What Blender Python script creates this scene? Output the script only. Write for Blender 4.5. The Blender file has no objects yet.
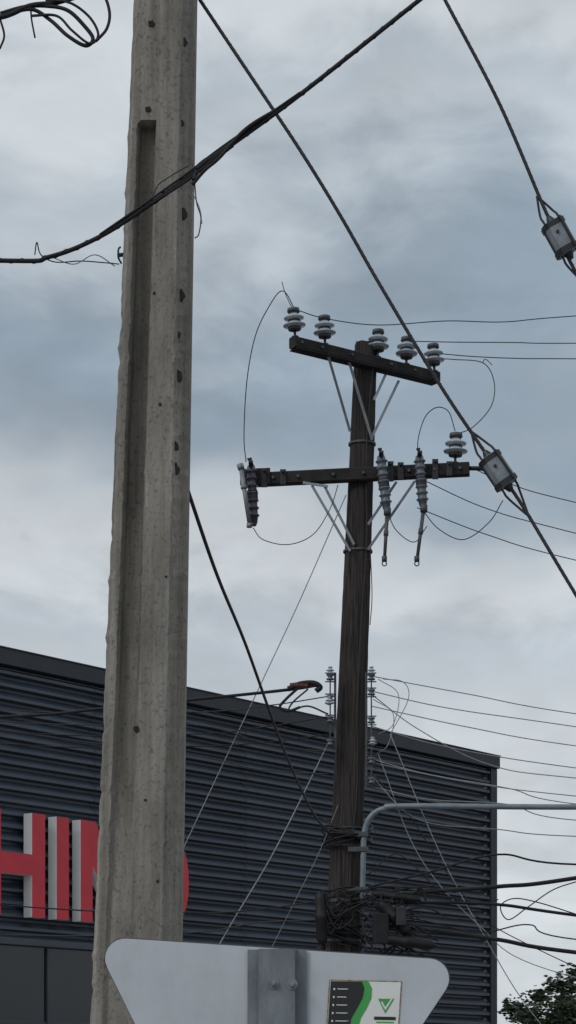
import bpy, math, random
from mathutils import Vector, Matrix
random.seed(7)
R=random.Random(11)
scene=bpy.context.scene
scene.view_settings.view_transform='Standard'
scene.view_settings.look='None'
scene.view_settings.exposure=0

# ------------------------------------------------------------ materials
def mat(name,col,rough=.6,metal=0.0,var=.25,scale=8,stretch=(1,1,1),bump=.1,col2=None,bscale=None,spec=.5):
    m=bpy.data.materials.new(name); m.use_nodes=True
    nt=m.node_tree; N=nt.nodes; L=nt.links
    b=N['Principled BSDF']
    b.inputs['Roughness'].default_value=rough; b.inputs['Metallic'].default_value=metal
    b.inputs['Specular IOR Level'].default_value=spec
    tc=N.new('ShaderNodeTexCoord'); mp=N.new('ShaderNodeMapping'); mp.inputs['Scale'].default_value=stretch
    L.new(tc.outputs['Object'],mp.inputs['Vector'])
    n=N.new('ShaderNodeTexNoise'); n.inputs['Scale'].default_value=scale; n.inputs['Detail'].default_value=6; n.inputs['Roughness'].default_value=.65
    L.new(mp.outputs['Vector'],n.inputs['Vector'])
    cr=N.new('ShaderNodeValToRGB')
    c2=col2 if col2 else tuple(min(1,c*(1+var)) for c in col)
    c1=tuple(c*(1-var) for c in col)
    cr.color_ramp.elements[0].position=.3; cr.color_ramp.elements[0].color=(*c1,1)
    cr.color_ramp.elements[1].position=.7; cr.color_ramp.elements[1].color=(*c2,1)
    L.new(n.outputs['Fac'],cr.inputs['Fac']); L.new(cr.outputs['Color'],b.inputs['Base Color'])
    if bump>0:
        n2=N.new('ShaderNodeTexNoise'); n2.inputs['Scale'].default_value=bscale or scale*3; n2.inputs['Detail'].default_value=5
        L.new(mp.outputs['Vector'],n2.inputs['Vector'])
        bp=N.new('ShaderNodeBump'); bp.inputs['Strength'].default_value=bump; bp.inputs['Distance'].default_value=.02
        L.new(n2.outputs['Fac'],bp.inputs['Height']); L.new(bp.outputs['Normal'],b.inputs['Normal'])
    return m

def concrete_mat():
    m=mat('weathered_concrete',(.245,.235,.215),.9,0,.30,2.2,(2.5,2.5,.8),.38,bscale=26,spec=.2)
    nt=m.node_tree;N=nt.nodes;L=nt.links;b=N['Principled BSDF']
    tc=[n for n in N if n.type=='TEX_COORD'][0]; cr=[n for n in N if n.type=='VALTORGB'][0]
    mp=N.new('ShaderNodeMapping'); mp.inputs['Scale'].default_value=(18,18,.6)
    L.new(tc.outputs['Object'],mp.inputs['Vector'])
    n=N.new('ShaderNodeTexNoise'); n.inputs['Scale'].default_value=1.0; n.inputs['Detail'].default_value=7; n.inputs['Roughness'].default_value=.6
    L.new(mp.outputs['Vector'],n.inputs['Vector'])
    r=N.new('ShaderNodeValToRGB'); r.color_ramp.elements[0].position=.36; r.color_ramp.elements[0].color=(.52,.48,.43,1)
    r.color_ramp.elements[1].position=.62; r.color_ramp.elements[1].color=(1,1,1,1)
    L.new(n.outputs['Fac'],r.inputs['Fac'])
    mx=N.new('ShaderNodeMix'); mx.data_type='RGBA'; mx.blend_type='MULTIPLY'; mx.inputs['Factor'].default_value=.7
    L.new(cr.outputs['Color'],mx.inputs[6]); L.new(r.outputs['Color'],mx.inputs[7])
    n3=N.new('ShaderNodeTexNoise'); n3.inputs['Scale'].default_value=55; n3.inputs['Detail'].default_value=4
    L.new(tc.outputs['Object'],n3.inputs['Vector'])
    r3=N.new('ShaderNodeValToRGB'); r3.color_ramp.elements[0].position=.30; r3.color_ramp.elements[0].color=(.38,.36,.33,1)
    r3.color_ramp.elements[1].position=.45; r3.color_ramp.elements[1].color=(1,1,1,1)
    L.new(n3.outputs['Fac'],r3.inputs['Fac'])
    mx2=N.new('ShaderNodeMix'); mx2.data_type='RGBA'; mx2.blend_type='MULTIPLY'; mx2.inputs['Factor'].default_value=.6
    L.new(mx.outputs[2],mx2.inputs[6]); L.new(r3.outputs['Color'],mx2.inputs[7])
    L.new(mx2.outputs[2],b.inputs['Base Color'])
    return m

M={}
M['concrete']=concrete_mat()
M['shade_plug']=mat('painted_hole_shade',(.014,.013,.012),.95,0,.3,20)  # near-black colour paints in the shade inside holes and chips
M['wood']=mat('creosote_wood',(.014,.012,.012),.85,0,.5,2.5,(14,14,.7),.9,col2=(.062,.054,.051),bscale=5,spec=.25)
M['arm']=mat('crossarm_timber',(.012,.012,.013),.8,0,.4,4,(1,1,1),.4,spec=.25,col2=(.03,.028,.03))
M['galv']=mat('galvanised_steel',(.18,.205,.23),.5,.2,.3,14,(1,1,1),.08)
M['lampsteel']=mat('lamp_arm_steel',(.15,.19,.22),.5,.15,.25,6,(1,1,1),.05)
M['galvpost']=mat('galvanised_post',(.16,.18,.205),.5,.3,.35,16,(1,1,.35),.1)
M['oldsteel']=mat('weathered_steel',(.065,.069,.076),.6,.2,.35,20,bump=.1)
M['porc']=mat('grey_porcelain',(.32,.37,.42),.25,0,.2,6,bump=0)
M['porcmid']=mat('weathered_porcelain',(.09,.105,.13),.35,0,.4,25,bump=0)
M['porcdark']=mat('brown_porcelain',(.05,.040,.060),.3,0,.3,8,bump=0)
M['black']=mat('black_cable',(.011,.011,.013),.6,0,.4,10,bump=.1,spec=.3)
M['darkwire']=mat('dark_wire',(.030,.032,.037),.6,.0,.3,10,bump=0,spec=.3)
M['alu']=mat('aluminium_wire',(.22,.24,.26),.6,.2,.3,30,bump=0,spec=.3)
M['device']=mat('clamp_casting',(.20,.23,.26),.45,.25,.3,14,bump=.1)
M['clad']=mat('cladding_steel',(.042,.054,.076),.42,.0,.22,.7,(1,1,4),.0)
M['trim']=mat('dark_trim',(.022,.027,.036),.6,0,.2,2,bump=0)
M['glass']=mat('dark_glass',(.012,.015,.02),.15,0,.2,1,bump=0)
M['red']=mat('red_sign_face',(.55,.020,.038),.45,0,.15,2,bump=0)
M['white']=mat('white_sign_return',(.88,.88,.88),.5,0,.04,3,bump=0)
M['signback']=mat('sign_back',(.46,.50,.55),.55,.05,.10,4,(1,1,1),.03)
M['stwhite']=mat('sticker_white',(.66,.68,.68),.5,0,.03,6,bump=0)
M['stblack']=mat('sticker_black',(.012,.014,.016),.5,0,.1,6,bump=0)
M['stgreen']=mat('sticker_green',(.05,.32,.07),.5,0,.1,6,bump=0)
M['asphalt']=mat('asphalt',(.05,.05,.052),.9,0,.3,30,bump=.3)
M['paving']=mat('paving',(.22,.215,.21),.9,0,.2,3,bump=.2)
M['ground']=mat('ground_earth',(.11,.10,.08),.95,0,.3,.6,bump=.2)
M['paint']=mat('road_paint',(.75,.75,.72),.7,0,.1,8,bump=0)
M['bark']=mat('bark',(.07,.055,.04),.9,0,.3,8,(1,1,.3),.5)
M['leaf']=mat('leaves',(.030,.050,.022),.6,0,.45,1.3,bump=0,col2=(.06,.085,.04))
M['rust']=mat('rusty_red',(.09,.025,.02),.7,0,.4,20)
nt=M['clad'].node_tree; b=nt.nodes['Principled BSDF']; cr=[n for n in nt.nodes if n.type=='VALTORGB'][0]
oi=nt.nodes.new('ShaderNodeObjectInfo'); mr=nt.nodes.new('ShaderNodeMapRange'); mr.inputs['To Min'].default_value=.85; mr.inputs['To Max'].default_value=1.12
nt.links.new(oi.outputs['Random'],mr.inputs['Value'])
hs=nt.nodes.new('ShaderNodeHueSaturation'); nt.links.new(cr.outputs['Color'],hs.inputs['Color']); nt.links.new(mr.outputs['Result'],hs.inputs['Value'])
nt.links.new(hs.outputs['Color'],b.inputs['Base Color'])
# sign back: faint grime
nt=M['signback'].node_tree; b=nt.nodes['Principled BSDF']; cr=[n for n in nt.nodes if n.type=='VALTORGB'][0]
tcs=[n for n in nt.nodes if n.type=='TEX_COORD'][0]
mp=nt.nodes.new('ShaderNodeMapping'); mp.inputs['Scale'].default_value=(9,9,4); nt.links.new(tcs.outputs['Object'],mp.inputs['Vector'])
ns=nt.nodes.new('ShaderNodeTexNoise'); ns.inputs['Scale'].default_value=1; ns.inputs['Detail'].default_value=9; ns.inputs['Roughness'].default_value=.7; nt.links.new(mp.outputs['Vector'],ns.inputs['Vector'])
rr_=nt.nodes.new('ShaderNodeValToRGB'); rr_.color_ramp.elements[0].position=.3; rr_.color_ramp.elements[0].color=(.82,.81,.79,1); rr_.color_ramp.elements[1].position=.6; rr_.color_ramp.elements[1].color=(1,1,1,1)
nt.links.new(ns.outputs['Fac'],rr_.inputs['Fac'])
mx=nt.nodes.new('ShaderNodeMix'); mx.data_type='RGBA'; mx.blend_type='MULTIPLY'; mx.inputs['Factor'].default_value=.6
nt.links.new(cr.outputs['Color'],mx.inputs[6]); nt.links.new(rr_.outputs['Color'],mx.inputs[7]); nt.links.new(mx.outputs[2],b.inputs['Base Color'])

# ------------------------------------------------------------ builders
def link(o,parent=None):
    scene.collection.objects.link(o)
    if parent is not None:
        o.parent=parent; o.matrix_parent_inverse=Matrix.Translation(-parent.location)
    return o
def empty(name,loc):
    e=bpy.data.objects.new(name,None); e.location=loc; e.empty_display_size=.2
    scene.collection.objects.link(e); return e
class MB:
    def __init__(s): s.v=[]; s.f=[]
    def loft(s,rings,cap=True):
        b=len(s.v); n=len(rings[0])
        for r in rings: s.v+= [Vector(p) for p in r]
        for i in range(len(rings)-1):
            for j in range(n):
                k=(j+1)%n
                s.f.append((b+i*n+j,b+i*n+k,b+(i+1)*n+k,b+(i+1)*n+j))
        if cap:
            s.f.append(tuple(b+j for j in range(n))[::-1])
            s.f.append(tuple(b+(len(rings)-1)*n+j for j in range(n)))
        return s
    def frame(s,d,up=None):
        d=Vector(d).normalized()
        up=Vector(up) if up else (Vector((0,0,1)) if abs(d.z)<.95 else Vector((0,1,0)))
        a=d.cross(up).normalized(); c=a.cross(d).normalized(); return d,a,c
    def cyl(s,p0,p1,r0,r1=None,n=14):
        r1=r0 if r1 is None else r1
        p0=Vector(p0);p1=Vector(p1); d,a,c=s.frame(p1-p0)
        return s.loft([[p+(a*math.cos(t)+c*math.sin(t))*r for t in [2*math.pi*i/n for i in range(n)]] for p,r in((p0,r0),(p1,r1))])
    def lathe(s,p,axis,prof,n=20,sc=1):
        p=Vector(p); d,a,c=s.frame(axis)
        return s.loft([[p+d*h*sc+(a*math.cos(t)+c*math.sin(t))*max(r,.0008)*sc for t in [2*math.pi*i/n for i in range(n)]] for r,h in prof])
    def beam(s,p0,p1,w,h,up=None,ch=0.12):
        p0=Vector(p0);p1=Vector(p1); d,a,c=s.frame(p1-p0,up)
        k=min(w,h)*ch; W=w/2;H=h/2
        sec=[(-W,-H+k),(-W+k,-H),(W-k,-H),(W,-H+k),(W,H-k),(W-k,H),(-W+k,H),(-W,H-k)]
        return s.loft([[p+a*x+c*y for x,y in sec] for p in(p0,p1)])
    def tube(s,pts,r,n=10):
        pts=[Vector(p) for p in pts]; rings=[]; prev=None
        for i,p in enumerate(pts):
            t=(pts[min(i+1,len(pts)-1)]-pts[max(i-1,0)]).normalized()
            if prev is None: _,a,c=s.frame(t)
            else: a=(prev-t*prev.dot(t)).normalized()
            prev=a; c=t.cross(a)
            rings.append([p+(a*math.cos(q)+c*math.sin(q))*r for q in [2*math.pi*j/n for j in range(n)]])
        return s.loft(rings)
    def make(s,name,m,parent=None,smooth=False,bevel=0):
        c=sum(s.v,Vector())/len(s.v)
        me=bpy.data.meshes.new(name); me.from_pydata([p-c for p in s.v],[],s.f); me.update()
        import bmesh
        bm=bmesh.new(); bm.from_mesh(me); bmesh.ops.recalc_face_normals(bm,faces=bm.faces); bm.to_mesh(me); bm.free()
        me.materials.append(M[m] if isinstance(m,str) else m)
        if smooth:
            for p in me.polygons: p.use_smooth=len(p.vertices)<=4
        o=bpy.data.objects.new(name,me); o.location=c
        if bevel:
            bv=o.modifiers.new('bevel','BEVEL'); bv.width=bevel; bv.segments=2
        return link(o,parent)
def catmull(pts,sub=10):
    P=[Vector(p) for p in pts]; out=[]
    P=[P[0]*2-P[1]]+P+[P[-1]*2-P[-2]]
    for i in range(1,len(P)-2):
        a,b,c,d=P[i-1],P[i],P[i+1],P[i+2]
        for k in range(sub):
            t=k/sub
            out.append(.5*((2*b)+(c-a)*t+(2*a-5*b+4*c-d)*t*t+(3*b-a-3*c+d)*t**3))
    out.append(P[-2]); return out
def _child(o,mb,name,m):
    c=mb.make(name,m,None,smooth=True); c.parent=o; c.matrix_parent_inverse=Matrix.Translation(-o.location); return c
def wire(name,pts,r,m='black',parent=None,wob=0,lash=False,lr=.28):
    P=catmull(pts)
    if wob: P=[p+Vector((R.uniform(-wob,wob),R.uniform(-wob,wob),R.uniform(-wob,wob))) for p in P]
    mb=MB().tube(P,r,8)
    o=mb.make(name,m,parent,smooth=True)
    if lash:   # spiral lashing strand round the cable
        L=[];acc=0;pitch=lash
        for i in range(len(P)-1):
            a=P[i];b2=P[i+1];l=(b2-a).length;n=min(400,max(2,int(l/pitch*8)))
            d,u,v=mb.frame(b2-a,(0,1,0) if abs((b2-a).normalized().y)<.9 else (0,0,1))
            for k in range(n):
                t=k/n; q=2*math.pi*(acc+l*t)/pitch
                L.append(a+(b2-a)*t+(u*math.cos(q)+v*math.sin(q))*r*1.0)
            acc+=l
        _child(o,MB().tube(L,r*lr,5),'lashing',m)
    return o

# ------------------------------------------------------------ ground, roads
def sheet(name,x0,x1,y0,y1,z,m):
    mb=MB(); mb.v=[Vector((x0,y0,z)),Vector((x1,y0,z)),Vector((x1,y1,z)),Vector((x0,y1,z))]; mb.f=[(0,1,2,3)]
    return mb.make(name,m)
sheet('ground',-1500,1500,-1500,1500,0,'ground')
sheet('road',-120,120,13,20,.004,'asphalt')
for nm,y0,y1 in(('pavement',2.5,12.85),('pavement',20.15,33)):
    MB().beam((-120,(y0+y1)/2,.065),(120,(y0+y1)/2,.065),y1-y0,.13,ch=.02).make(nm,'paving')
for y in(12.92,20.08):
    MB().beam((-120,y,.07),(120,y,.07),.14,.14).make('kerb','paving')
mk=MB()
for i in range(-20,21):
    b0=len(mk.v); x=i*5
    mk.v+=[Vector((x,16.44,.008)),Vector((x+2.4,16.44,.008)),Vector((x+2.4,16.56,.008)),Vector((x,16.56,.008))]; mk.f.append((b0,b0+1,b0+2,b0+3))
mk.make('road_markings','paint')

# ------------------------------------------------------------ concrete pole
YC=11.0
cp=empty('concrete_utility_pole',(-.811,YC,0))
def cpole(z):
    t=(z-2.025)/5.0
    return -.7525+.145*t-.002, (.435-.13*t)/2
def cring(z,slot,j=0):
    cx,h=cpole(z)
    q=lambda a:a+ R.uniform(-j,j)
    pts=[(-1,.6),(q(-1),-.60),(q(-.84),-1),(q(-.70),-1),(-.60,-1+slot),(-.20,-1+slot),(q(-.12),-1),(q(.58),-1),(q(1),-.50),(1,.6),(.6,1),(-.6,1)]
    return [(cx+x*h, YC+y*h*.95, z) for x,y in pts]
rings=[]
ztop=6.36
z=0
while z<ztop-.03:
    slot=.06+.52*max(0,min(1,(z-2.2)/2.4)) 
    j=.012 if R.random()<.82 else .045
    rings.append(cring(z,slot,j)); z+=.035
rings.append(cring(ztop-.02,.58)); rings.append(cring(ztop,.02))
z=ztop+.05
while z<9.5:
    rings.append(cring(z,.0,.014)); z+=.05
rings.append(cring(9.5,0))
MB().loft(rings).make('shaft','concrete',cp)
def shade_plug(px_x,zz,r=.018,depth_f=-.95,m='shade_plug',ell=1.0):  # shallow dark plug, slightly proud; its colour stands in for a recess's shade
    cx,h=cpole(zz); mb=MB(); n=11; pts=[]
    for i in range(n):
        t=2*math.pi*i/n; rr=r*R.uniform(.75,1.2)
        pts.append((px_x+rr*math.cos(t), zz+rr*ell*math.sin(t)))
    y=YC+depth_f*h
    mb.loft([[(a,y-.004,b) for a,b in pts],[(a,y+.03,b) for a,b in pts]])
    mb.make('hole_shade_plug',m,cp)
shade_plug(-.675,6.835,.016); shade_plug(-.69,6.41,.014); shade_plug(-.745,3.35,.016)
shade_plug(-.66,5.5,.007);shade_plug(-.63,4.95,.008);shade_plug(-.64,2.6,.008);shade_plug(-.60,4.1,.006);shade_plug(-.70,3.0,.007)
for x,zz,r in((-.522,5.905,.022),(-.532,5.5,.021),(-.545,5.1,.022),(-.557,4.75,.018),(-.557,4.64,.021),(-.515,6.75,.016),(-.525,6.35,.012),(-.54,5.3,.011)):
    cx,h=cpole(zz); f=(x-cx)/h; yf=-1 if f<.58 else -1+.5*(f-.58)/.42
    shade_plug(x,zz,r,.95*yf+.01,ell=1.4)
MB().cyl((-.845,10.95,5.73),(-.80,10.95,5.735),.010).make('step_stub','darkwire',cp)
MB().tube(catmull([(-.835,10.95,5.77),(-.84,10.9,5.74),(-.84,10.9,5.70),(-.83,10.95,5.69)]),.005,6).make('eye_hook','darkwire',cp)

# ------------------------------------------------------------ wooden pole and gear
YW=22.15
wp=empty('wooden_utility_pole',(.43,YW,0))
def wx(z): return .43+.355*z/9.05
rings=[];N=36
zs=[i*.1 for i in range(91)]+[9.05]
ph=[R.uniform(-.06,.06) for _ in range(N)]
for z in zs:
    r=.205-.092*(z/9.05)**.9
    rings.append([(wx(z)+math.cos(2*math.pi*i/N)*r*(1+ph[i]+R.uniform(-.015,.015)),YW+math.sin(2*math.pi*i/N)*r*(1+ph[i]),z+(R.uniform(-.02,.02) if z>9 else 0)) for i in range(N)])
MB().loft(rings).make('shaft','wood',wp)

L0=Vector((.04,21.45,8.84)); L1=Vector((1.53,22.56,8.85))
MB().beam(L0,L1,.10,.11).make('upper_crossarm','arm',wp)
du=(L1-L0).normalized()
MB().beam(L0+du*.02+Vector((.0,.0,-.062)),L1-du*.02+Vector((0,0,-.062)),.13,.012).make('upper_arm_plate','arm',wp)
A0=Vector((-.46,22.17,7.69)); A1=Vector((1.80,21.83,7.71))
MB().beam(A0,A1,.10,.13).make('lower_crossarm','arm',wp)
MB().beam(A0+Vector((-.02,-.06,.02)),A0+Vector((.28,-.10,.02)),.02,.16).make('end_plate','arm',wp)
def on(A,B,x,dz=0,dy=0):
    t=(x-A.x)/(B.x-A.x); p=A.lerp(B,t); return p+Vector((0,dy,dz))
prof=[(.018,0),(.05,.0),(.055,.022),(.108,.030),(.114,.040),(.070,.060),(.05,.078),(.052,.092),(.096,.100),(.101,.112),(.058,.136),(.043,.150),(.040,.168),(.056,.176),(.054,.198),(.03,.206),(0,.207)]
def pin_ins(p,tilt=(0,0,1),sc=1.0):
    p=Vector(p); ax=Vector(tilt).normalized()
    MB().cyl(p-ax*.05,p+ax*.09,.013).cyl(p+ax*.0,p+ax*.012,.035).make('insulator_pin','darkwire',wp,True)
    MB().lathe(p+ax*.08,ax,prof,24,sc).make('pin_insulator','porc',wp,True)
    MB().lathe(p+ax*(.08+.150*sc),ax,[(.03,0),(.047,.001),(.060,.024),(.059,.050),(.03,.060),(0,.061)],20,sc).lathe(p+ax*(.08+.070*sc),ax,[(.04,0),(.062,.002),(.060,.022),(.04,.024)],20,sc).lathe(p+ax*.072,ax,[(.02,0),(.062,.0),(.066,.026),(.04,.03)],20,sc).make('insulator_neck','oldsteel',wp,True)
    MB().tube(catmull([p+ax*(.08+.17*sc)+Vector((.058*sc*math.cos(q),.058*sc*math.sin(q),.004*math.sin(3*q))) for q in [i*.7 for i in range(10)]],4),.006,6).make('tie_wire','darkwire',wp,True)
for x in(.07,.365,.90,1.20,1.50): pin_ins(on(L0,L1,x,.055),(R.uniform(-.07,.07),R.uniform(-.04,.04),1))
pin_ins(on(A0,A1,1.66,.065),(.03,0,1),sc=1.08)
bb=MB()
for x in(.10,.3,.6,1.0,1.25,1.46): 
    p=on(L0,L1,x); n=Vector((.594,-.805,0)); bb.cyl(p+n*.04,p+n*.075,.014,n=6)
for x in(-.4,-.15,.1,.45,.75,1.0,1.2,1.45,1.7):
    p=on(A0,A1,x); bb.cyl(p+Vector((0,-.04,0)),p+Vector((0,-.08,0)),.016,n=6)
bb.make('bolts','oldsteel',wp)
cl=MB()
for x,h in((-.24,.19),(.93,.24),(1.30,.22),(1.46,.2),(1.60,.14),(1.02,.20),(1.12,.17),(-.05,.15)):
    p=on(A0,A1,x); cl.beam(p+Vector((0,-.065,-h/2)),p+Vector((0,-.065,h/2)),.06,.012,up=(0,1,0))
    cl.cyl(p+Vector((0,-.07,h/2-.03)),p+Vector((0,-.13,h/2-.03)),.012)
cl.make('arm_clamps','darkwire',wp)
br=MB()
def brace(a,b): br.beam((a[0],a[2],a[1]),(b[0],b[2],b[1]),.026,.008,up=(0,1,0))
for a,b in [((.39,8.80,21.66),(.62,8.13,21.98)),((.60,8.80,21.84),(.84,8.05,21.99)),((1.12,8.72,22.24),(.84,8.08,22.0)),((.98,8.74,22.12),(.86,8.45,22.0)),
            ((.24,7.60,22.02),(.62,6.93,21.96)),((.36,7.60,22.0),(.66,7.0,21.98)),((1.26,7.60,21.86),(.80,6.95,21.98)),((1.08,7.60,21.88),(.80,7.2,21.98)),((.15,7.63,22.02),(.40,7.58,21.98))]:
    brace(a,b)
br.make('crossarm_braces','galv',wp)
bd=MB()
for z,h in((8.05,.02),(6.97,.02),(4.14,.02),(4.08,.014),(4.18,.012),(4.0,.012),(3.45,.03),(3.05,.03)):
    r=.218-.092*(z/9.05)**.9; bd.cyl((wx(z),YW,z-h/2),(wx(z),YW,z+h/2),r+.004,n=24)
bd.make('steel_bands','oldsteel',wp)
wire('ground_lead',[(wx(z)+.06+.02*math.sin(z*3),YW-(.225-.092*(z/9.05)**.9),z) for z in(8.9,8,7,6.2,5.4,4.6,3.8,3,2,1,.1)],.006,'darkwire',wp)
MB().beam((wx(2.0)-.04,YW-.205,1.95),(wx(2.0)-.04,YW-.205,2.07),.10,.006,up=(0,1,0)).make('number_tag','galv',wp)
def cutout(x,y,ztop,zbot,lean,m,opened=None,tubem='galv'):
    top=Vector((x,y,ztop)); bot=Vector((x+lean,y,zbot)); d=(bot-top)
    Lh=d.length; pr=[(.02,0),(.038,.01)]
    nsk=7
    for i in range(nsk):
        h=.045+i*(Lh-.09)/nsk
        pr+=[(.045,h),(.060,h+.012),(.061,h+.020),(.046,h+.030)]
    pr+=[(.036,Lh-.03),(.022,Lh),(0,Lh+.001)]
    MB().lathe(top,d,pr,16).make('cutout_body',m,wp,True)
    b=MB(); b.beam(top+Vector((0,.02,-.12)),Vector((x+.01,21.98,7.70)),.03,.012)
    b.cyl(top+d*.42,top+d*.58,.054)
    b.cyl(top,top+Vector((-.005,-.01,.07)),.014); b.cyl(top+Vector((.02,-.04,-.01)),top+Vector((-.03,-.12,.03)),.010)
    b.beam(bot+Vector((0,0,.02)),bot+Vector((0,-.12,-.02)),.05,.02); b.beam(top+Vector((0,0,-.02)),top+Vector((0,-.13,0)),.045,.018)
    b.make('cutout_bracket','darkwire',wp)
    t=MB()
    if opened is None:
        a=top+Vector((-.095,-.10,-.07)); c=bot+Vector((-.045,-.10,-.0)); t.cyl(a,c,.024,.02); t.cyl(a,a+Vector((-.015,0,.05)),.034); t.cyl(c,c+Vector((0,0,-.04)),.028)
        t.cyl(a.lerp(c,.3),a.lerp(c,.36),.032)
        t.beam(a,a+Vector((.11,.06,0)),.03,.012); t.beam(c,c+Vector((.06,.06,0)),.03,.012)
    else:
        a=bot+Vector((.0,-.10,-.01)); c=Vector(opened); t.cyl(a,c,.020,.016); t.cyl(a+Vector((0,0,.02)),a-Vector((0,0,.05)),.036); t.cyl(a.lerp(c,.4),a.lerp(c,.5),.024)
        t.cyl(c+Vector((0,0,.05)),c,.026)
        t.tube(catmull([c+Vector((.022*math.cos(q),0,-.022+.022*math.sin(q))) for q in[k*math.pi/4 for k in range(9)]],3),.006,6)
    t.make('fuse_tube',tubem,wp,True)
cutout(-.37,22.0,7.80,7.19,.03,'porcdark')
cutout(.92,21.8,7.84,7.28,.06,'porcmid',(.95,21.68,6.76),'oldsteel')
cutout(1.30,21.8,7.84,7.31,.04,'porcmid',(1.27,21.68,6.76),'oldsteel')
def W(name,pts,r=.005,m='darkwire',par=None): return wire(name,[(a,c,b) for a,b,c in pts],r,m,par or wp)
W('jumper',[(.07,9.12,21.47),(-.02,9.32,21.5),(-.06,9.45,21.5)],.004)
W('jumper',[(.09,9.12,21.47),(-.05,9.36,21.5),(-.20,9.22,21.6),(-.33,9.0,21.8),(-.41,8.6,21.9),(-.44,8.1,22),(-.42,7.83,22)])
W('jumper',[(1.50,9.03,22.5),(1.70,9.02,22.5),(1.99,8.95,22.4),(2.09,8.72,22.3),(2.05,8.45,22.2),(1.85,8.18,22),(1.68,8.08,21.9)])
W('jumper',[(1.66,8.1,21.86),(1.60,8.30,21.9),(1.48,8.33,21.85),(1.36,8.22,21.8),(1.29,8.0,21.8),(1.29,7.8,21.8)])
W('jumper',[(-.35,7.16,21.95),(-.25,7.03,21.9),(0,6.98,21.9),(.25,7.08,21.9),(.42,7.35,21.95),(.5,7.6,22)],.0045)
W('jumper',[(1.33,7.3,21.8),(1.5,7.12,21.85),(1.75,7.03,21.9),(2.0,7.2,21.9),(2.14,7.42,21.9)])
W('jumper',[(.98,7.28,21.75),(1.07,7.1,21.8),(1.25,6.98,21.8),(1.38,7.15,21.85)],.0045)
W('jumper',[(.82,7.0,21.98),(.84,6.5,22.0),(.82,6.2,22.0)],.0045)
W('jumper',[(1.98,8.95,22.4),(2.01,8.99,22.4),(2.08,8.93,22.4)],.004)
W('arm_end_hook',[(1.80,7.72,21.83),(1.95,7.70,21.8),(2.05,7.62,21.8)],.022,'black')

def run(name,pts,r,m): return wire(name,[(a,c,b) for a,b,c in pts],r,m)
run('power_line',[(.07,9.17,21.47),(.37,9.16,21.7),(.9,9.20,22.0),(1.6,9.31,22.2),(2.2,9.37,22.4),(2.95,9.50,22.6),(6,9.9,23.2),(20,10.4,27)],.005,'darkwire')
run('power_line',[(1.22,9.14,22.3),(1.7,9.13,22.3),(2.3,9.16,22.4),(2.95,9.22,22.6),(6,9.45,23.2),(20,10.2,27)],.005,'darkwire')
run('power_line',[(1.52,9.10,22.55),(1.9,9.05,22.5),(2.4,9.03,22.5),(2.95,9.06,22.6),(6,9.3,23.4),(20,10.1,28)],.005,'darkwire')
run('power_line',[(1.8,7.74,21.85),(2.2,7.62,22),(2.9,7.45,22.1),(6,6.9,22.6),(20,6.4,27)],.005,'darkwire')
run('power_line',[(1.35,7.62,21.9),(2.0,7.36,22),(2.9,7.14,22.1),(6,6.5,22.6),(20,6,27)],.005,'darkwire')
run('power_line',[(1.28,7.32,21.8),(2.0,7.1,22),(2.9,6.87,22.1),(6,6.3,22.6),(20,5.8,27)],.005,'darkwire')

sp=[(.014,0),(.036,.002),(.040,.012),(.022,.026),(.022,.034),(.040,.048),(.036,.058),(.014,.06)]
rk=MB(); so=MB()
for x,zl in((.42,(5.63,5.42,5.21,4.98)),(.83,(5.63,5.48,5.20,4.80,4.60))):
    q_=(-.05 if x>.6 else .05)
    rk.beam((x+q_,21.93,min(zl)-.06),(x+q_,21.93,max(zl)+.08),.024,.012,up=(0,1,0))
    rk.cyl((x,21.9,min(zl)-.02),(x,21.9,max(zl)+.10),.007)
    for z in zl:
        so.lathe((x,21.9,z),(0,0,1),sp,16); rk.beam((x-.05,21.92,z-.012),(x+.05,21.92,z-.012),.03,.008); rk.beam((x-.05,21.92,z+.075),(x+.05,21.92,z+.075),.03,.008)
rk.make('spool_rack','oldsteel',wp); so.make('spool_insulators','porcmid',wp,True)
for x,z in((.42,5.62),(.83,5.62),(.41,5.32),(.84,4.92)): 
    MB().lathe((x,21.88,z+.06),(0,0,1),prof,16,.40).make('small_insulator','porc',wp,True)

# street-lamp bracket
sl=empty('street_lamp',(.75,22.0,3.5))
pp=catmull([(.74,21.95,3.45),(.75,21.95,3.9),(.76,21.95,4.12),(.82,21.93,4.27),(.95,21.9,4.35),(1.2,21.85,4.37),(2.9,21.6,4.33),(4.6,21.3,4.32)])
MB().tube(pp,.028,12).make('bracket_arm','lampsteel',sl,True)
hd=[]
for t,w,h in((0,.04,.035),(.08,.07,.05),(.25,.14,.08),(.5,.15,.085),(.65,.10,.06),(.70,.02,.02)):
    hd.append([(4.55+t,21.3-t*.1+w*math.cos(a),4.32+h*math.sin(a)*(1 if math.sin(a)>0 else .5)) for a in[2*math.pi*i/16 for i in range(16)]])
MB().loft(hd).make('lamp_head','lampsteel',sl,True)
c2=MB()
for z in(3.55,3.95,4.1): c2.beam((.60,21.93,z),(.80,21.93,z),.03,.05)
c2.make('clamps','oldsteel',sl)

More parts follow.
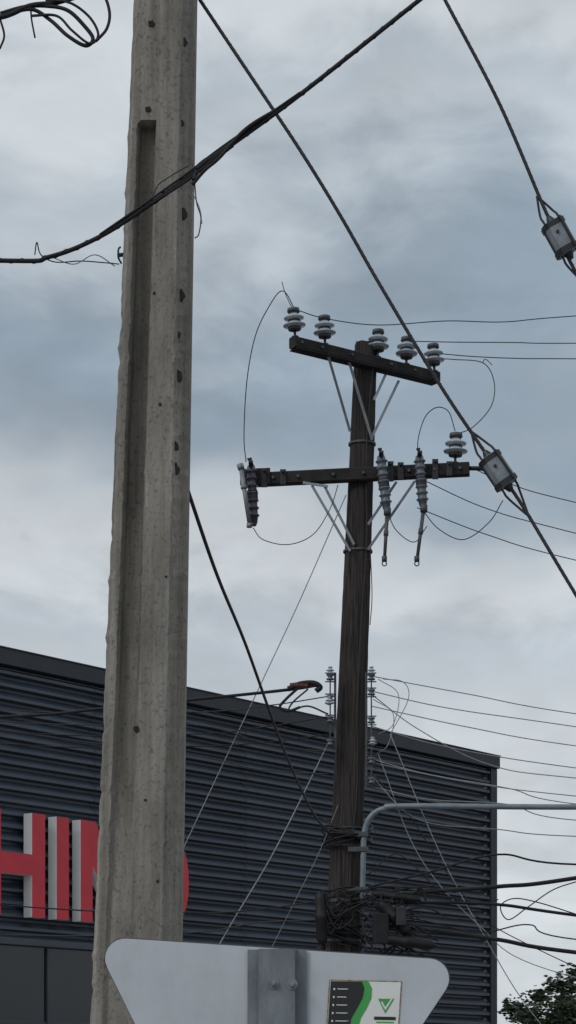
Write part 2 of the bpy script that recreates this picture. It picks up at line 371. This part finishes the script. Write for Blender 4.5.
# service cable mess on the wooden pole
cm=empty('service_cable_bundle',(.6,21.9,3.2))
for k in range(22):
    zc=R.choice([R.uniform(2.95,3.55),R.uniform(2.9,3.25),R.uniform(4.0,4.2)]); r=.20+R.uniform(.0,.05); tl=R.uniform(-.12,.12); x0=wx(zc)+R.uniform(-.02,.02)
    pts=[(x0+math.cos(q)*r,YW+math.sin(q)*r,zc+tl*math.cos(q+k)+.02*math.sin(2*q)) for q in[i*math.pi/5 for i in range(11)]]
    wire('wrap_cable',pts,R.uniform(.006,.013),'black',cm)
for k in range(38):
    x0=wx(3.3)+R.choice([-.18,.18,.25,.35]); z0=R.uniform(2.9,3.6); y0=21.9+R.uniform(-.08,.05); rr=R.uniform(.05,.18)
    pts=[(x0,y0,z0),(x0+rr*R.uniform(.3,1),y0-.03,z0-rr),(x0+rr*1.5,y0,z0-rr*R.uniform(.0,.6)),(x0+rr*R.uniform(1.5,3.5),y0,z0+rr*.3),(x0+rr*R.uniform(2,6),y0,z0+R.uniform(-.15,.1))]
    wire('slack_loop',pts,R.uniform(.004,.011),R.choice(['black','black','darkwire']),cm)
def closure(a,b,r):
    a=Vector(a);b=Vector(b);l=(b-a).length
    MB().lathe(a,b-a,[(.012,-.02),(r*.5,0),(r*.9,.02),(r,.05),(r,l*.4),(r*1.12,l*.42),(r*1.12,l*.5),(r,l*.52),(r,l-.05),(r*.8,l-.02),(r*.4,l),(.01,l+.02)],16).make('splice_closure','black',cm,True)
closure((.92,21.85,3.42),(1.20,21.85,3.10),.06); closure((.32,21.85,3.5),(.34,21.85,3.0),.055); closure((.95,21.8,3.05),(1.45,21.8,2.98),.05)
closure((.85,21.85,3.5),(1.3,21.85,3.44),.035)
MB().beam((.92,21.8,3.0),(.92,21.8,3.3),.16,.10).make('terminal_box','black',cm,bevel=.008)
MB().beam((1.12,21.8,3.18),(1.12,21.8,3.36),.10,.08).make('terminal_box','darkwire',cm,bevel=.008)

def cab(name,pts,r,m='black',par=None,lash=False):
    return wire(name,[(p[0],p[2] if len(p)>2 else 21.95,p[1]) for p in pts],r,m,par,lash=lash)
cab('telephone_cable',[(.65,3.45),(1.3,3.52),(2.1,3.58),(2.9,3.67),(6,4.2),(20,5,25)],.021)
cab('telephone_cable',[(.65,3.40),(1.4,3.42),(2.1,3.40),(2.9,3.29),(6,2.9),(20,3,25)],.016)
cab('telephone_cable',[(.7,3.2),(1.4,3.15),(2.1,3.05),(2.9,2.92),(6,2.6),(20,2.6,25)],.021)
cab('telephone_cable',[(.7,3.3),(1.3,3.25),(1.9,3.12),(2.4,3.2),(2.9,3.05),(6,2.8),(20,2.8,25)],.007)
cab('telephone_cable',[(.7,3.55),(1.4,3.72),(2.1,3.9),(2.9,3.8),(6,3.8),(20,4,25)],.010)
cab('drop_wire',[(2.95,3.65),(2.65,3.55),(2.4,3.38),(2.2,3.25),(2.12,3.38),(2.25,3.46),(2.5,3.42),(2.95,3.28)],.006,'black',cm)
cab('drop_wire',[(.8,3.7),(1.1,3.9),(1.5,3.55),(1.8,3.4),(2.1,3.45)],.006,'black',cm)
for pts in [
 [(.83,5.68),(1.8,5.50),(2.9,5.30),(6,4.9)],[(.83,5.53),(1.6,5.36),(2.9,5.17),(6,4.7)],[(.83,5.38),(1.8,5.17),(2.9,4.98),(6,4.6)],
 [(.83,5.18),(1.6,4.97),(2.9,4.76),(6,4.4)],[(.83,5.50),(1.3,5.15),(2.0,4.80),(2.9,4.66),(6,4.4)],[(.83,4.82),(1.8,4.62),(2.9,4.48),(6,4.2)],
 [(.83,4.68),(1.3,4.25),(2.1,4.15),(2.9,4.08),(6,4.0)],[(.83,4.58),(1.4,4.45),(2.2,4.40),(2.9,4.24),(6,4.1)],[(.83,4.85),(1.4,4.70),(2.2,4.56),(2.9,4.40),(6,4.1)]]:
    cab('service_line',pts+[(20,pts[-1][1]-.2,25)],.005,'alu')
for pts in [[(.95,5.65),(1.15,5.62),(1.2,5.45),(1.02,5.1)],[(.85,5.45),(1.05,5.3),(1.0,5.0),(.88,4.9)],[(.9,5.65),(1.1,5.5),(1.05,5.2),(.9,5.1)]]:
    cab('tail_wire',pts,.004,'alu',cm)
cab('drop_wire',[(1.02,5.1),(1.5,3.95),(1.95,3.1),(2.45,2.3),(3.3,1.4),(5.2,.2)],.005,'alu',cm)
cab('drop_wire',[(.9,4.9),(1.3,3.9),(1.9,3.2),(2.6,2.75),(5,2.2)],.0045,'alu',cm)
cab('drop_wire',[(.85,4.7),(1.2,4.3),(1.5,3.85),(1.75,3.5),(2.2,3.1),(5,1.8)],.005,'black',cm)
cab('telephone_cable',[(.30,5.59),(.05,5.55),(-.4,5.50),(-1,5.44),(-1.9,5.35),(-2.9,5.27),(-7,5.1),(-20,5.6,20)],.016,'black',None)
cab('cable_dead_end',[(.0,5.55),(.12,5.60),(.25,5.61),(.32,5.57),(.28,5.53)],.028,'black',cm)
cab('dead_end_tail',[(.02,5.58),(.12,5.59),(.20,5.58)],.030,'rust',cm)
cab('dead_end_tail',[(.10,5.56),(-.02,5.45),(-.08,5.37),(.0,5.33),(.12,5.37)],.014,'black',cm)
cab('dead_end_tail',[(.20,5.55),(.05,5.42),(.02,5.34),(.2,5.38),(.40,5.3)],.009,'darkwire',cm)
for a,bz in (((.42,5.28),5.1),((.42,5.1),4.98),((.42,4.92),5.20),((.42,5.48),5.32)):
    cab('service_line',[a,(-.2,(a[1]*.6+bz*.4)-.03),(-1,bz),(-2.9,bz+.03),(-8,bz+.5),(-20,bz+1,20)],.006,R.choice(['black','darkwire']))
cab('telephone_cable',[(.4,4.7),(-.3,4.75),(-1,4.9),(-2.9,5.15),(-8,6)],.007,'darkwire')
cab('service_line',[(.4,3.45),(-.3,3.35),(-1,3.32),(-2.9,3.4),(-8,3.9)],.007,'black')
cab('service_line',[(.4,3.25),(-.3,3.22),(-1,3.12),(-2.9,3.1),(-8,3.3)],.007,'darkwire')
run('guy_wire',[(.58,7.5,22.0),(.12,6.45,22),(-.30,5.55,22),(-1.03,4.0,22),(-1.9,2.1,22),(-2.85,.1,22)],.005,'alu')
run('guy_wire',[(.42,5.05,22.0),(-.13,3.95,22),(-.66,3.05,22),(-1.4,1.7,22),(-2.25,.1,22)],.007,'alu')
run('guy_wire',[(.50,4.4,22.0),(.3,3.9,22),(.0,3.3,22),(-1.6,.1,22)],.003,'alu')
wire('telephone_cable',[(-.51,11.0,4.60),(-.40,12.3,4.46),(-.27,13.84,4.38),(-.12,15.6,4.22),(.016,17.3,4.12),(.22,19.8,4.06),(.42,22,4.10)],.0105,'black')

# ------------------------------------------------------------ near cables
Y=10.6
cbl=[(-9,10.6,6.6),(-5,10.6,5.85),(-2.83,10.6,5.62),(-1.388,Y,5.572),(-1.147,Y,5.591),(-.906,Y,5.688),(-.665,Y,5.842),(-.472,Y,5.98),(-.304,Y,6.107),(.058,Y,6.372),(.636,Y,6.83),(1.31,Y,7.36),(3.4,Y,8.95),(9,Y,13)]
c=wire('aerial_cable',cbl,.0115,'black',lash=.11,lr=.2)
for i,(dz,r,a,b) in enumerate(((.018,.006,5,10),(-.016,.007,6,9))):
    P=[(x,y-.01,z+dz*(1 if 0<k<b-a-1 else .3)) for k,(x,y,z) in enumerate(cbl[a:b])]
    ch=wire('branch',P,r,'black'); ch.parent=c; ch.matrix_parent_inverse=Matrix.Translation(-c.location)
def kid(par,name,pts,r,m='black',wob=0):
    ch=wire(name,pts,r,m,wob=wob); ch.parent=par; ch.matrix_parent_inverse=Matrix.Translation(-par.location); return ch
kid(c,'splice',[(-.44,Y,6.01),(-.40,Y,6.045),(-.33,Y,6.09),(-.27,Y,6.135)],.018)
kid(c,'splice_tail',[(-.46,Y-.02,5.93),(-.40,Y-.02,6.00),(-.33,Y-.02,6.06),(-.2,Y-.02,6.2),(-.02,Y,6.32)],.009)
kid(c,'splice_tail',[(-.45,Y-.02,5.95),(-.44,Y,6.0),(-.35,Y,6.08)],.013)
kid(c,'loose_wire',[(-.66,Y,5.85),(-.63,Y,5.93),(-.58,Y,5.97),(-.48,Y,6.03)],.003,'darkwire')
kid(c,'loose_wire',[(-.45,Y,5.95),(-.44,Y,5.85),(-.42,Y,5.78),(-.43,Y,5.70),(-.45,Y,5.68)],.003,'darkwire')
kid(c,'loose_wire',[(-.46,Y,5.90),(-.425,Y,5.82),(-.415,Y,5.75)],.0025,'alu')
kid(c,'loose_wire',[(-1.22,Y,5.60),(-1.21,Y,5.66),(-1.19,Y,5.6),(-1.12,Y,5.565),(-1.0,Y,5.57),(-.9,Y+.1,5.60),(-.83,Y+.2,5.63)],.003,'darkwire')
kid(c,'loose_wire',[(-1.13,Y,5.585),(-1.03,Y,5.555),(-.93,Y,5.60),(-.85,Y+.2,5.62)],.0025,'alu')

def clampbox(par,cen,d):
    cen=Vector(cen); d=Vector(d).normalized(); side=Vector((0,-1,0)); a=d.cross(side).normalized()
    def pt(u,v,w): return cen+d*u+a*v+side*w
    mb=MB()
    sec=[(-.055,-.03),(-.035,-.05),(.035,-.05),(.055,-.03),(.055,.03),(.035,.05),(-.035,.05),(-.055,.03)]
    mb.loft([[pt(u,x*k,y*k) for x,y in sec] for u,k in((-.088,.80),(-.08,1),(.08,1),(.088,.80))])
    o=mb.make('body','device',None,bevel=.004); o.parent=par; o.matrix_parent_inverse=Matrix.Translation(-par.location)
    k=MB()
    k.loft([[pt(u,x*1.06,y*1.06) for x,y in sec] for u in(-.083,-.058)]); k.loft([[pt(u,x*1.06,y*1.06) for x,y in sec] for u in(.058,.083)])
    k.beam(pt(-.085,-.034,.050),pt(.085,-.034,.050),.030,.012); 
    k.beam(pt(-.085,.054,.0),pt(.085,.054,.0),.016,.012)
    k.cyl(pt(-.02,.01,.05),pt(-.02,.01,.06),.008,n=6); k.cyl(pt(-.12,0,0),pt(-.08,0,0),.012,.03); k.cyl(pt(.12,0,0),pt(.08,0,0),.012,.03)
    o=k.make('collars','stblack',None); o.parent=par; o.matrix_parent_inverse=Matrix.Translation(-par.location)
    for s in(-1,1):
        kid(par,'bypass_wire',[pt(-.24,0,0),pt(-.14,s*.035,0),pt(-.09,s*.04,.02),pt(.09,s*.04,.02),pt(.14,s*.035,0),pt(.26,s*.004,0)],.006,'darkwire')
g1=wire('guy_wire',[(-.50,11,7.12),(-.44,11,7.025),(-.19,11,6.65),(.06,11,6.275),(.26,11,5.95),(.46,11,5.60),(.76,11,5.10),(.96,11,4.80),(1.05,11,4.67),(1.17,11,4.50),(1.44,11,4.05),(2.4,11,2.45),(3.85,11,.1)],.009,'darkwire',lash=.035,lr=.16)
clampbox(g1,(1.05,11,4.67),(.095,0,-.14))
g2=wire('guy_wire',[(-.55,11,9.4),(.0,11,8.45),(.45,11,7.66),(.785,11,7.025),(1.06,11,6.50),(1.285,11,5.975),(1.36,11,5.835),(1.44,11,5.66),(2.05,11,4.5),(4.4,11,.1)],.009,'darkwire',lash=.035,lr=.16)
clampbox(g2,(1.36,11,5.835),(.08,0,-.145))
ck=wire('coiled_cable',[(-4,10,7.4),(-2.4,10,6.75),(-1.58,10,6.42),(-1.309,10,6.453),(-1.173,10,6.505),(-1.036,10,6.525),(-.88,10,6.60),(-.55,10,6.9),(-.45,10.6,7.2)],.012,'black')
kid(ck,'loop',[(-1.309,10,6.47),(-1.2,10,6.50),(-1.104,10,6.505),(-1.0,9.98,6.475),(-.92,9.98,6.40),(-.885,9.98,6.345),(-.92,9.98,6.315),(-1.0,9.98,6.36),(-1.08,10,6.44),(-1.17,10,6.49),(-1.3,10,6.46)],.009)
kid(ck,'loop',[(-1.1,10,6.53),(-.99,9.97,6.505),(-.90,9.97,6.44),(-.86,9.97,6.36),(-.90,9.97,6.32),(-.98,9.97,6.38),(-1.05,9.98,6.45),(-1.17,10,6.46)],.006)
kid(ck,'loop',[(-.87,9.97,6.33),(-.82,9.97,6.39),(-.81,9.97,6.47),(-.85,9.97,6.56),(-.95,10,6.62)],.007)
kid(ck,'tail',[(-1.17,10,6.50),(-1.165,10,6.44),(-1.15,10,6.36)],.004)
kid(ck,'tail',[(-1.31,10,6.45),(-1.29,10,6.37),(-1.31,10,6.31)],.005)

# ------------------------------------------------------------ building
DX,DY=.613,.790
def F(u,off,z): return Vector((-4.61+DX*u+DY*off, 35.24+DY*u-DX*off, z))
bl=empty('corrugated_metal_building',F(0,0,0))
U0,U1=-14.0,14.72
mb=MB()
mb.v=[F(U0,-.14,0),F(U1-.03,-.14,0),F(U1-.03,-16,0),F(U0,-16,0),F(U0,-.14,8.4),F(U1-.03,-.14,8.4),F(U1-.03,-16,8.4),F(U0,-16,8.4)]
mb.f=[(0,1,5,4),(1,2,6,5),(2,3,7,6),(3,0,4,7),(4,5,6,7),(0,3,2,1)]
mb.make('walls','trim',bl)
pitch=.205
def panel(u0,u1,z0,z1,name='cladding_panel'):
    mb=MB(); pr=[]; z=z0
    while z<z1:
        for dz,o in((0,-.10),(.040,-.10),(.058,.02),(.105,.02)):
            if z+dz<z1: pr.append((z+dz,o))
        z+=pitch
    pr.append((z1,-.10))
    n=len(pr)
    for u in(u0,u1): mb.v+=[F(u,o,z) for z,o in pr]
    for i in range(n-1): mb.f.append((i,n+i,n+i+1,i+1))
    mb.make(name,'clad',bl)
u=U0
while u<U1-.3:
    e=min(u+4.05,U1-.22); panel(u,e-.012,.15,8.32); u+=4.05
MB().beam(F(U0,.01,8.46),F(U1+.02,.01,8.46),.26,.20,ch=.03,up=(DY,-DX,0)).make('parapet_cap','trim',bl)
MB().beam(F(U0,.0,8.60),F(U1+.03,.0,8.60),.26,.016,ch=.03).make('cap_flashing','clad',bl)
MB().beam(F(U1-.10,-.01,.0),F(U1-.10,-.01,8.325),.24,.10,up=(DY,-DX,0),ch=.03).make('corner_trim','trim',bl)
gz=MB(); gz.beam(F(-8,.05,2.05),F(2.3,.05,2.05),.10,3.6,ch=.01); gz.make('shopfront_glass','glass',bl)
fr=MB(); fr.beam(F(-8.05,.08,3.9),F(2.4,.08,3.9),.22,.12)
for uu in(-8,-6,-4,-2.4,-.8,.97,2.33): fr.beam(F(uu,.11,.15),F(uu,.11,3.83),.07,.07,up=(DY,-DX,0))
fr.beam(F(-8,.10,2.6),F(2.3,.10,2.6),.05,.06)
fr.make('window_frames','clad',bl)

sg=empty('shop_sign_letters',F(2,.1,5.15))
Z0,Z1=4.31,5.99
def extr(name,loop,loop_in=None,t0=.03,t1=.22):
    n=len(loop)
    ret=MB(); face=MB()
    ret.v=[F(a,t0,z) for a,z in loop]+[F(a,t1,z) for a,z in loop]
    for i in range(n):
        k=(i+1)%n; ret.f.append((i,k,n+k,n+i))
    if loop_in is None:
        face.v=[F(a,t1,z) for a,z in loop]; face.f=[tuple(range(n))]
    else:
        b=len(ret.v); ret.v+=[F(a,t0,z) for a,z in loop_in]+[F(a,t1,z) for a,z in loop_in]
        for i in range(n):
            k=(i+1)%n; ret.f.append((b+i,b+k,b+n+k,b+n+i))
        face.v=[F(a,t1,z) for a,z in loop]+[F(a,t1,z) for a,z in loop_in]
        for i in range(n):
            k=(i+1)%n; face.f.append((i,k,n+k,n+i))
    ret.make(name+'_returns','white',sg); face.make(name+'_face','red',sg)
s=.30
H0,H1=-.50,.80; zc=(Z0+Z1)/2; hb=.17
extr('letter_h',[(H0,Z0),(H0+s,Z0),(H0+s,zc-hb),(H1-s,zc-hb),(H1-s,Z0),(H1,Z0),(H1,Z1),(H1-s,Z1),(H1-s,zc+hb),(H0+s,zc+hb),(H0+s,Z1),(H0,Z1)])
extr('letter_i',[(1.07,Z0),(1.36,Z0),(1.36,Z1),(1.07,Z1)])
extr('letter_n',[(1.64,Z0),(1.93,Z0),(1.93,Z1-.75),(2.58,Z0),(2.92,Z0),(2.92,Z1),(2.63,Z1),(2.63,Z0+.75),(2.0,Z1),(1.64,Z1)])
oc,ow,oh=3.74,.66,.86
lo=[];li=[]
for i in range(40):
    a=2*math.pi*i/40; ca,sa=math.cos(a),math.sin(a)
    se=lambda v,p: math.copysign(abs(v)**p,v)
    lo.append((oc+ow*se(ca,.9),zc+oh*se(sa,.9))); li.append((oc+(ow-.30)*se(ca,.9),zc+(oh-.30)*se(sa,.9)))
extr('letter_o',lo,li)

# ------------------------------------------------------------ give-way sign seen from behind
sn=empty('give_way_sign',(-.03,5.5,0))
T=-.066
def S(u,v,y=5.5):
    c_,s_=math.cos(T),math.sin(T)
    return Vector((-.024+u*c_-v*s_, y, 1.941+u*s_+v*c_))
side=.935; r=.05
cen=(0,-side*.2887)
loop=[]
ctr=[(-(side/2-1.732*r),-r),(side/2-1.732*r,-r),(0,-side*.866+2*r)]
for (cx,cy),a0 in zip(ctr,(210,90,-30)):
    for i in range(9):
        a=math.radians(a0-120*i/8); loop.append((cx+r*math.cos(a),cy+r*math.sin(a)))
mb=MB(); mb.loft([[S(a,b,5.5) for a,b in loop],[S(a,b,5.504) for a,b in loop]]); mb.make('plate','signback',sn)
rim=MB(); rr=[S(a*1.003,(b-cen[1])*1.003+cen[1],5.5025) for a,b in loop]; rr.append(rr[0]); rim.tube(rr,.0018,6); rim.make('plate_edge','oldsteel',sn,True)
prof2=[(-.074,0),(-.047,0),(-.041,-.030),(.041,-.030),(.047,0),(.074,0),(.074,-.004),(.050,-.004),(.044,-.035),(-.044,-.035),(-.050,-.004),(-.074,-.004)]
mb=MB()
mb.loft([[Vector((-.027+x,5.494+y,z)) for x,y in prof2] for z in(0,1.6,1.938)])
mb.make('post','galvpost',sn)
bl2=MB()
for x,z in((-.036,1.852),(.010,1.850),(-.036,1.45),(.010,1.45)):
    bl2.cyl((x,5.459,z),(x,5.456,z),.014,n=18); bl2.cyl((x,5.456,z),(x,5.447,z),.0085,n=6); bl2.cyl((x,5.447,z),(x,5.440,z),.0045,n=10)
bl2.make('bolts','galv',sn)
def flat(name,pl,y,m):
    mb=MB(); mb.v=[S(a,b,y) for a,b in pl]; mb.f=[tuple(range(len(pl)))]; return mb.make(name,m,sn)
sx,sy=.132,-.069
def q(pl): return [(sx+a,sy-b+.045*a) for a,b in pl]
flat('sticker_border',q([(0,0),(.182,0),(.182,.26),(0,.26)]),5.4985,mat('sticker_edge',(.10,.08,.04),.6,0,.9,90,bump=0,col2=(.5,.4,.2)))
flat('sticker_base',q([(.003,.003),(.179,.003),(.179,.257),(.003,.257)]),5.4975,'stwhite')
cv=[(.098,.003),(.108,.02),(.108,.045),(.098,.07),(.085,.095),(.08,.12),(.083,.16),(.095,.2),(.1,.257)]
flat('sticker_green_band',q([(.004,.004)]+cv+[(.004,.257)]),5.4965,'stgreen')
flat('sticker_dark_area',q([(.004,.004)]+[(a-.016-.008*math.sin(b*20),b) for a,b in cv]+[(.004,.257)]),5.4955,'stblack')
for i in range(11):
    y0=.022+i*.020
    flat('sticker_text_line',q([(.022,y0),(.022+R.uniform(.022,.038),y0),(.046,y0+.002),(.022,y0+.002)]),5.4945,'stwhite')
    flat('sticker_icon',q([(.012,y0-.001),(.016,y0-.001),(.016,y0+.004),(.012,y0+.004)]),5.4945,'stwhite')
flat('sticker_logo',q([(.125,.045),(.165,.045),(.145,.082)]),5.4965,'stgreen')
flat('sticker_logo_tick',q([(.136,.052),(.144,.066),(.160,.040),(.163,.042),(.145,.074),(.132,.054)]),5.4955,'stwhite')
for i,(a,b2,h) in enumerate(((.118,.172,.008),(.124,.168,.003),(.118,.16,.003),(.118,.17,.003),(.118,.165,.003))):
    y0=.090+i*.0125; flat('sticker_print',q([(a,y0),(b2,y0),(b2,y0+h),(a,y0+h)]),5.4965,'stblack' if i!=1 else 'stgreen')

# ------------------------------------------------------------ tree
tr=empty('broadleaf_tree',(6.9,55,0))
tb=MB(); tb.loft([[(6.9+math.cos(a)*rr+dx,55+math.sin(a)*rr,z) for a in[2*math.pi*i/10 for i in range(10)]] for z,rr,dx in((0,.2,0),(1,.15,.03),(2,.12,.0),(3,.07,.1))])
for k in range(9):
    a=k*2.4; z0=1.4+.15*k; e=Vector((6.9+math.cos(a)*1.2,55+math.sin(a)*1.2,z0+1.0+R.uniform(-.2,.4)))
    tb.cyl((6.9,55,z0),e,.05,.015,6)
tb.make('trunk','bark',tr,True)
lf=MB()
cl=[]
for k in range(60):
    a=R.uniform(0,6.28); rr=1.7*math.sqrt(R.random()); z=R.uniform(1.9,4.0)-(rr*.25)
    cl.append((Vector((7.0+math.cos(a)*rr,55+math.sin(a)*rr,z)),R.uniform(.22,.42)))
cl+= [(Vector((6.65,54.6,4.05)),.28),(Vector((7.2,54.8,4.40)),.30),(Vector((6.2,54.6,3.75)),.3),(Vector((5.8,54.6,3.3)),.26),(Vector((7.0,54.5,4.0)),.3),(Vector((6.0,54.4,2.9)),.35),(Vector((6.5,54.4,3.3)),.35),(Vector((6.9,54.3,3.6)),.35)]
for c_,s_ in cl:
    for i in range(190):
        p=c_+Vector((R.gauss(0,1),R.gauss(0,1),R.gauss(0,.8)))*s_*.5
        n=Vector((R.gauss(0,1),R.gauss(0,1),R.gauss(0,1))).normalized(); _,a_,b_=lf.frame(n); l=R.uniform(.05,.10)
        b=len(lf.v); lf.v+=[p-a_*l,p-b_*l*.5,p+a_*l,p+b_*l*.5]; lf.f.append((b,b+1,b+2,b+3))
me=bpy.data.meshes.new('foliage'); me.from_pydata([p-Vector((7,55,3)) for p in lf.v],[],lf.f); me.materials.append(M['leaf'])
fo=bpy.data.objects.new('foliage',me); fo.location=(7,55,3); link(fo,tr)

# ------------------------------------------------------------ sky + light
w=bpy.data.worlds.new('World'); scene.world=w; w.use_nodes=True
nt=w.node_tree; N=nt.nodes; L=nt.links; N.clear()
out=N.new('ShaderNodeOutputWorld')
sun_dir=Vector((-.60,-.62,.62)).normalized()
sky=N.new('ShaderNodeTexSky'); sky.sky_type='NISHITA'; sky.sun_disc=False
sky.sun_elevation=math.asin(sun_dir.z); sky.sun_rotation=math.atan2(sun_dir.x,sun_dir.y); sky.dust_density=3
b1=N.new('ShaderNodeBackground'); b1.inputs['Strength'].default_value=.08; L.new(sky.outputs['Color'],b1.inputs['Color'])
tc=N.new('ShaderNodeTexCoord')
def noise(sc,scale,detail,rough=.55,loc=(0,0,0),dist=0):
    mp=N.new('ShaderNodeMapping'); mp.inputs['Scale'].default_value=sc; mp.inputs['Location'].default_value=loc
    L.new(tc.outputs['Generated'],mp.inputs['Vector'])
    n=N.new('ShaderNodeTexNoise'); n.inputs['Scale'].default_value=scale; n.inputs['Detail'].default_value=detail; n.inputs['Roughness'].default_value=rough; n.inputs['Distortion'].default_value=dist
    L.new(mp.outputs['Vector'],n.inputs['Vector']); return n
def math_(op,a,b):
    m=N.new('ShaderNodeMath'); m.operation=op
    for i,x in enumerate((a,b)):
        if isinstance(x,(int,float)): m.inputs[i].default_value=x
        else: L.new(x,m.inputs[i])
    return m.outputs[0]
sep=N.new('ShaderNodeSeparateXYZ'); L.new(tc.outputs['Generated'],sep.inputs[0])
n1=noise((1,1,1.6),5.5,4,.5,(3.1,0,1.7))
n2=noise((1,1,2.0),13,6,.55,(0,2,.4),.3)
warp=math_('MULTIPLY',math_('SUBTRACT',n1.outputs['Fac'],.5),.26)
zz=math_('ADD',sep.outputs['Z'],warp)
zz=math_('ADD',zz,math_('MULTIPLY',math_('SUBTRACT',n2.outputs['Fac'],.5),.10))
cr=N.new('ShaderNodeValToRGB'); cr.color_ramp.interpolation='B_SPLINE'
dark=(.285,.355,.425); mid=(.42,.485,.545); lite=(.57,.62,.66); br_=(.70,.735,.76)
st=[(0.0,lite),(.06,lite),(.135,br_),(.185,mid),(.215,br_),(.25,lite),(.285,dark),(.33,dark),(.36,mid),(.39,lite),(.415,mid),(.45,br_),(.50,mid),(.7,br_),(1,br_)]
els=cr.color_ramp.elements
while len(els)>1: els.remove(els[-1])
els[0].position=st[0][0]; els[0].color=(*st[0][1],1)
for p,c_ in st[1:]:
    e=els.new(p); e.color=(*c_,1)
L.new(zz,cr.inputs['Fac'])
fine=N.new('ShaderNodeMapRange'); fine.inputs['From Min'].default_value=.3; fine.inputs['From Max'].default_value=.7; fine.inputs['To Min'].default_value=.86; fine.inputs['To Max'].default_value=1.16
L.new(n2.outputs['Fac'],fine.inputs['Value'])
vm=N.new('ShaderNodeVectorMath'); vm.operation='SCALE'; L.new(cr.outputs['Color'],vm.inputs[0]); L.new(fine.outputs['Result'],vm.inputs['Scale'])
b2=N.new('ShaderNodeBackground'); b2.inputs['Strength'].default_value=1.0; L.new(vm.outputs['Vector'],b2.inputs['Color'])
ms=N.new('ShaderNodeMixShader'); ms.inputs['Fac'].default_value=.94
L.new(b1.outputs[0],ms.inputs[1]); L.new(b2.outputs[0],ms.inputs[2]); L.new(ms.outputs[0],out.inputs['Surface'])
sd=bpy.data.lights.new('sun','SUN'); sd.energy=1.0; sd.angle=math.radians(20); sd.color=(1,.97,.92)
so_=bpy.data.objects.new('sun',sd); so_.rotation_euler=(-sun_dir).to_track_quat('-Z','Y').to_euler(); so_.location=(10,-10,20); link(so_)

# ------------------------------------------------------------ camera (level, rising-front shift)
cd=bpy.data.cameras.new('camera'); cam=bpy.data.objects.new('camera',cd); link(cam)
cam.location=(0,0,1.6); cam.rotation_euler=(math.radians(90),0,0)
cd.sensor_fit='VERTICAL'; cd.sensor_height=36; cd.sensor_width=36*576/1024
cd.lens=2200/1024*36; cd.shift_y=573/1024; cd.clip_start=.1; cd.clip_end=4000
scene.camera=cam
